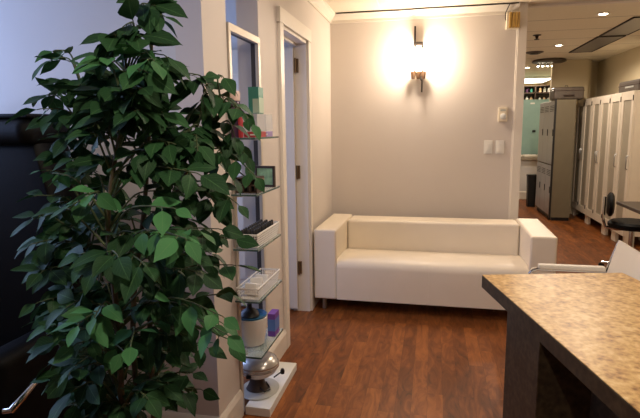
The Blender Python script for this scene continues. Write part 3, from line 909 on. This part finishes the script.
# ------------------------------------------------------------------ salon: lights on the ceiling
def downlight(loc, label, energy, first=None, blend=.35, size=3.0):
    if first is None:
        o = thing('downlight', label, 'ceiling light', loc)
        b = MB(); b.lathe([(.036, 0), (.058, 0), (.062, -.005), (.060, -.010), (.040, -.008), (.036, 0)], (0, 0, 0), 28); b.build('ring', M['white'], o)
        b = MB(); b.lathe([(0, -.013), (.025, -.012), (.038, -.004), (.038, 0), (0, 0)], (0, 0, 0), 24); b.build('lens', M['led'], o)
    else:
        o = dup(first, loc, label)
    lamp('downlight_beam', 'SPOT', (loc[0], loc[1], loc[2] - .03), energy, (255, 236, 216), spot_size=size, spot_blend=blend, shadow_soft_size=.04)
    return o
dl = downlight((1.505, 5.42, ZC), 'recessed ceiling downlight nearest the front of the salon', 72)
downlight((1.545, 7.35, ZC), 'recessed ceiling downlight midway along the salon', 72, dl)
downlight((1.60, 9.95, ZC), 'small bright recessed downlight furthest back beside wall end', 60, dl)
# the waiting room's own lamps, over the desk and the floor
downlight((.75, 1.25, ZC), 'recessed ceiling downlight over the reception desk', 30, dl)
downlight((.1, 2.5, ZC), 'recessed ceiling downlight between the desk and the sofa', 46, dl)
downlight((-.15, .3, ZC), 'recessed ceiling downlight over the entrance floor', 46, dl)
sp_ = thing('sprinkler', 'small ceiling sprinkler head near the wall end', 'sprinkler', (1.127, 6.48, ZC))
b = MB(); b.lathe([(.045, 0), (.045, -.006), (.02, -.01), (.012, -.04), (0, -.041)], (0, 0, 0), 16); b.build('escutcheon', M['matte'], sp_)
b = MB(); b.lathe([(0, -.052), (.028, -.05), (.028, -.046), (0, -.044)], (0, 0, 0), 16); b.build('deflector', M['matte'], sp_)
v = thing('ceiling_vent', 'dark round ceiling vent next to the wall end', 'vent', (1.36, 7.95, ZC))
b = MB(); b.lathe([(.12, 0), (.12, -.008), (.085, -.02), (.08, -.01), (0, -.008)], (0, 0, 0), 28); b.build('outer_cone', M['bag'], v)
b = MB(); b.lathe([(.05, -.012), (.06, -.03), (.03, -.026), (0, -.024)], (0, 0, 0), 24); b.build('inner_cone', M['bag'], v)
tl = thing('track_light', 'dark ceiling track fixture with a row of tiny lit spots', 'ceiling light', (1.76, 8.98, ZC))
b = MB(); b.lathe([(.24, 0), (.25, -.03), (.2, -.045), (0, -.045)], (0, 0, 0), 32, sx=1.0, sy=1.2); b.build('canopy', M['bag'], tl)
for i in range(4):
    x = -.14 + i*.07; y = .10 + .0*i
    b = MB(); b.tube([(x, y, -.04), (x, y, -.075)], .014, 8); s_ = b.build('spot_head', M['bag'], tl)
    b = MB(); b.lathe([(0, -.09), (.016, -.085), (.016, -.075), (0, -.0755)], (x, y, 0), 10); b.build('lens', M['led'], s_)
for i, (y0, y1, lab) in enumerate(((5.66, 6.72, 'unlit grey ceiling light panel nearest the right edge'), (6.78, 8.1, 'unlit grey ceiling light panel further back above the wardrobes'))):
    o = thing('fluorescent_troffer', lab, 'ceiling light', (1.99, (y0+y1)/2, ZC))
    h = (y1-y0)/2
    b = MB()
    for (x0, x1, a0, a1) in ((-.15, -.135, -h, h), (.135, .15, -h, h), (-.15, .15, -h, -h+.015), (-.15, .15, h-.015, h)): b.box(x0, x1, a0, a1, -.012, 0)
    b.build('frame', M['matte'], o)
    boxo('diffuser', M['troffer'], o, -.136, .136, -h+.014, h-.014, -.008, -.001)
tl2 = thing('fluorescent_fixture', 'bright white ceiling light panel at the far end of salon', 'ceiling light', (1.9, 12.3, ZC))
boxo('housing', M['white'], tl2, -.5, .5, -.5, .5, -.05, 0)
boxo('diffuser', M['tube'], tl2, -.48, .48, -.48, .48, -.065, -.051)
lamp('fixture_glow', 'AREA', (1.9, 12.3, ZC - .08), 25, (255, 236, 200), shape='RECTANGLE', size=.9, size_y=.9)

# ------------------------------------------------------------------ salon: wardrobes
WB = [9.0, 8.595, 8.20, 7.805, 7.41, 7.01, 6.605]
units = [(0, 2, 'white wardrobe with two frosted doors, furthest unit beside the lockers'), (2, 4, 'white wardrobe with two frosted doors in the middle of its row'),
         (4, 5, 'white single door wardrobe, second unit from the near end'), (5, 6, 'white single door wardrobe at the near end of its row')]
for (i0, i1, lab) in units:
    ya_, yb2 = WB[i1] + .004, WB[i0] - .004
    z0, z1 = .135, 1.82
    o = thing('wardrobe', lab, 'wardrobe', (2.22, (ya_+yb2)/2, 0), 0, 'wardrobes along the salon wall')
    h = (yb2 - ya_)/2
    boxo('carcass', M['wardrobe'], o, .02, .39, -h, h, z0, z1, bev=.002, seg=1)
    nd = i1 - i0
    for dI in range(nd):
        d0 = -h + 2*h*dI/nd + .003; d1 = -h + 2*h*(dI+1)/nd - .003
        b = MB()
        for (a0, a1, q0, q1) in ((d0, d0+.07, z0, z1), (d1-.07, d1, z0, z1), (d0+.07, d1-.07, z0, z0+.10), (d0+.07, d1-.07, z1-.10, z1)):
            b.box(-.002, .0185, a0, a1, q0, q1)
        dd = b.build('door', M['wardrobe'], o)
        boxo('frosted_panel', M['frost'], dd, .008, .014, d0+.068, d1-.068, z0+.09, z1-.09)
        hy = (d0 + .035) if (dI % 2 == 0 and nd == 2) is False else (d1 - .035)
        b = MB(); b.tube([(-.002, hy, .92), (-.022, hy, .93), (-.022, hy, 1.07), (-.002, hy, 1.08)], .006, 8); b.build('handle', M['steel'], dd)
        b = MB(); b.box(-.008, 0, d0+.004, d0+.02, z1-.11, z1-.05); b.box(-.008, 0, d0+.004, d0+.02, z0+.08, z0+.13); b.build('hinge', M['matte'], dd)
    for a in (-h + .035, h - .035):
        for x in (.04, .36):
            boxo('leg', M['wardrobe'], o, x - .02, x + .02, a - .034, a + .034, 0, z0)
# lockers
lk = thing('locker_bank', 'grey metal locker bank with dark end panel beside the wardrobes', 'lockers', (1.955, 8.75, 0))
boxo('carcass', M['lockerend'], lk, -.18, .09, -.40, .74, .05, 1.81, bev=.003, seg=1)
boxo('edge_strip', M['blackplastic'], lk, -.205, -.179, -.405, -.378, .02, 1.82)
boxo('base', M['blackplastic'], lk, -.16, .08, -.38, .73, 0, .05)
for i in range(3):
    for (z0, z1) in ((.08, .83), (.85, 1.80)):
        y0 = -.375 + i*.37; y1 = y0 + .362
        b = MB(); b.box(-.198, -.181, y0, y1, z0, z1, .003, 1); dd = b.build('door', M['lockerdoor'], lk)
        zm = z0 + (z1 - z0)*.45
        b = MB(); b.box(-.206, -.198, y0 + .02, y0 + .05, zm, zm + .1, .002, 1); b.build('handle', M['blackplastic'], dd)
        b = MB()
        for q in range(4): b.box(-.2, -.1975, y0 + .05, y1 - .05, z1 - .08 - q*.025, z1 - .07 - q*.025)
        b.build('vent_slots', M['blackplastic'], dd)
# case on the lockers
cs = thing('carry_case', 'dark brown case lying on top of the locker bank', 'case', (1.94, 8.56, 1.8108))
b = MB(); b.box(-.20, .22, -.15, .15, 0, .185, .03, 4); b.build('body', M['bag'], cs)
b = MB(); b.box(-.203, .223, -.153, .153, .125, .135, .003, 1); b.build('zip_band', M['bagrim'], cs)
b = MB(); b.tube([(-.06, -.145, .06), (-.05, -.175, .06), (.07, -.175, .06), (.08, -.145, .06)], .008, 8); b.build('handle', M['bagrim'], cs)
b = MB(); b.tube([(-.02, 0, .183), (-.015, 0, .21), (.015, 0, .21), (.02, 0, .183)], .006, 8); b.build('handle', M['bagrim'], cs)
bx = thing('flat_case', 'dark flat case lying on top of the nearest wardrobe', 'case', (2.42, 6.93, 1.821), math.radians(3))
b = MB(); b.box(-.17, .17, -.29, .29, 0, .13, .02, 3); b.build('body', M['bag'], bx)
b = MB(); b.box(-.173, .173, -.293, .293, .07, .082, .003, 1); b.build('band', M['bagrim'], bx)
b = MB(); b.box(-.1735, -.169, -.15, .08, .045, .064); b.build('pale_label', M['grey'], bx)
tb_ = thing('trash_bin', 'tall black waste bin on floor beside the locker bank', 'bin', (1.745, 9.82, 0))
b = MB(); b.prism([(-.075, -.075), (.075, -.075), (.075, .075), (-.075, .075)], 'z', 0, .54)
for v_ in b.bm.verts:
    if v_.co.z < .1: v_.co.x *= .84; v_.co.y *= .84
b.build('body', M['blackplastic'], tb_)
b = MB(); b.box(-.082, .082, -.082, .082, .541, .575, .006, 2); b.build('lid', M['blackplastic'], tb_)

# far back counter, towels, green cabinet and shelf of bottles
ct = MB(); ct.box(1.0, 2.3, 10.74, 11.1, .771, .825, .004, 1)
tag(ct.build('counter_top', mat('grey_counter', (150, 140, 122), .4)), 'grey counter top on the white knee wall at the far back', 'counter')
for i in range(3):
    b = MB(); b.box(-.13, .13, -.10, .10, 0, .045, .018, 4)
    o = b.build('folded_towel', M['towel']); o.location = (1.60 + i*.275, 10.9, .8258)
    tag(o, ('white folded towel on the far counter, nearest the wall end', 'white folded towel in the middle of the far counter', 'white folded towel on the far counter beside the lockers')[i], 'towel', 'towels on the far counter')
gc = thing('green_cabinet', 'pale green cabinet with black latch behind the far counter', 'cabinet', (1.93, 11.5, 0))
boxo('body', M['tealscreen'], gc, -.33, .36, -.25, .25, 0, 1.95, bev=.004, seg=1)
boxo('latch', M['blackplastic'], gc, .03, .09, -.262, -.25, 1.30, 1.345)
boxo('badge', M['paper'], gc, -.03, .05, -.254, -.25, 1.86, 1.89)
sh = thing('wall_shelf', 'dark shelf unit crowded with bottles above the green cabinet', 'shelf', (1.93, 12.35, 0))
b = MB(); b.box(-.62, .62, .0, .02, 1.7, 2.28)
for z in (1.7, 1.92, 2.12, 2.27): b.box(-.62, .62, -.22, .02, z, z+.02)
for x in (-.62, -.2, .2, .6): b.box(x, x+.02, -.22, .02, 1.7, 2.28)
b.build('frame', M['darkwood'], sh)
for x in (-.6, .6): boxo('leg', M['darkwood'], sh, x - .02, x + .02, -.2, .02, 0, 1.7)
pos = 0
bm_cols = ['white', 'plum', 'grey', 'potblue', 'skinbeige', 'teal']
for z in (1.9408, 2.1408):
    for i in range(13):
        x = 1.37 + i*.088
        if abs((x - 1.93) % .4 - .2) < .03 and False: continue
        if min(abs(x - 1.93 - q - .01) for q in (-.62, -.2, .2, .6)) < .04: continue
        b = MB(); hh = random.uniform(.09, .12)
        b.lathe([(0, 0), (.026, 0), (.028, .005), (.028, hh*.75), (.012, hh*.85), (.012, hh), (0, hh)], (0, 0, 0), 10)
        o = b.build('shelf_bottle', M[random.choice(bm_cols)]); o.location = (x, 12.23, z)
        tag(o, 'small bottle on the shelf above the green cabinet', 'bottle', 'bottles on the far shelf')

# ------------------------------------------------------------------ styling table and black chair at right
tbl = thing('styling_table', 'dark work table at the right edge beside the black chair', 'table', (2.06, 4.62, 0))
b = MB(); b.box(-.39, .45, -.52, .60, .71, .74, .006, 2); b.build('tabletop', M['tabledark'], tbl)
for x, y in ((-.34, -.47), (.40, -.47), (.40, .53)): boxo('leg', M['blackplastic'], tbl, x-.02, x+.02, y-.02, y+.02, 0, .709)
boxo('apron', M['blackplastic'], tbl, .34, .36, -.44, .50, .35, .709)
lb = thing('lotion_bottle', 'beige pump bottle on the dark work table at right edge', 'bottle', (1.94, 4.98, .7408))
b = MB(); b.lathe([(0, 0), (.035, 0), (.038, .006), (.038, .12), (.02, .145), (.014, .15)], (0, 0, 0), 20); b.build('body', M['skinbeige'], lb)
b = MB(); b.lathe([(.016, .15), (.016, .17), (.005, .172), (.005, .2), (0, .2)], (0, 0, 0), 12); b.tube([(0, 0, .198), (-.035, 0, .195)], .006, 8); b.build('pump', M['blackplastic'], lb)
dsh = thing('steel_dish', 'small steel dish beside the beige pump bottle', 'dish', (1.86, 4.88, .7408))
b = MB(); b.lathe([(0, 0), (.035, 0), (.05, .02), (.048, .021), (.034, .004), (0, .004)], (0, 0, 0), 20); b.build('bowl', M['chrome'], dsh)
sc_ = thing('task_chair', 'black task chair with chrome back bar at the dark work table', 'chair', (1.89, 5.50, 0), math.radians(-14))
b = MB(); b.lathe([(0, .44), (.19, .44), (.215, .46), (.215, .49), (.19, .51), (0, .515)], (0.03, 0, 0), 30); b.build('seat', M['black'], sc_)
b = MB(); b.lathe([(0, -.03), (.08, -.03), (.105, -.012), (.105, .012), (.08, .03), (0, .03)], (0, 0, 0), 28, sx=1.12, sy=1.55, mtx=Matrix.Translation((-.17, 0, .665)) @ Matrix.Rotation(PI/2, 4, 'Y')); b.build('backrest', M['black'], sc_)
b = MB(); b.tube([(0.03, 0, .43), (-.10, 0, .42), (-.20, 0, .44), (-.222, 0, .5), (-.222, 0, .74)], .014, 10); b.build('back_bar', M['chrome'], sc_)
b = MB(); b.tube([(.03, 0, .06), (.03, 0, .44)], .025, 14); b.build('gas_column', M['chrome'], sc_)
for i in range(5):
    a = i * 2*PI/5 + .3
    b = MB(); b.tube([(.03, 0, .075), (.03 + .25*math.cos(a), .25*math.sin(a), .055)], [.02, .014], 8); l_ = b.build('foot', M['chrome'], sc_)
    b = MB(); b.tube([(.03 + .25*math.cos(a), .25*math.sin(a) - .012, .027), (.03 + .25*math.cos(a), .25*math.sin(a) + .012, .027)], .027, 14); b.build('caster', M['blackplastic'], l_)

# ------------------------------------------------------------------ daylight through the two windows and render look
lamp('window_daylight', 'AREA', (-2.64, 1.22, 1.78), 27, (172, 196, 255), rot=(0, -PI/2, 0), shape='RECTANGLE', size=0.95, size_y=1.35)
lamp('side_window_daylight', 'AREA', (-2.64, 3.0, 1.45), 24, (160, 188, 255), rot=(0, -PI/2, 0), shape='RECTANGLE', size=1.4, size_y=1.05)
w = bpy.data.worlds.new('world'); scn.world = w; w.use_nodes = True
bg = w.node_tree.nodes['Background']
bg.inputs[0].default_value = lin((170, 195, 240)); bg.inputs[1].default_value = 0.6
scn.view_settings.view_transform = 'Standard'
scn.view_settings.look = 'None'
scn.view_settings.gamma = 1.0
scn.view_settings.exposure = 0.0
scn.cycles.use_denoising = True
scn.cycles.max_bounces = 8
scn.cycles.transparent_max_bounces = 12
scn.cycles.sample_clamp_indirect = 8.0
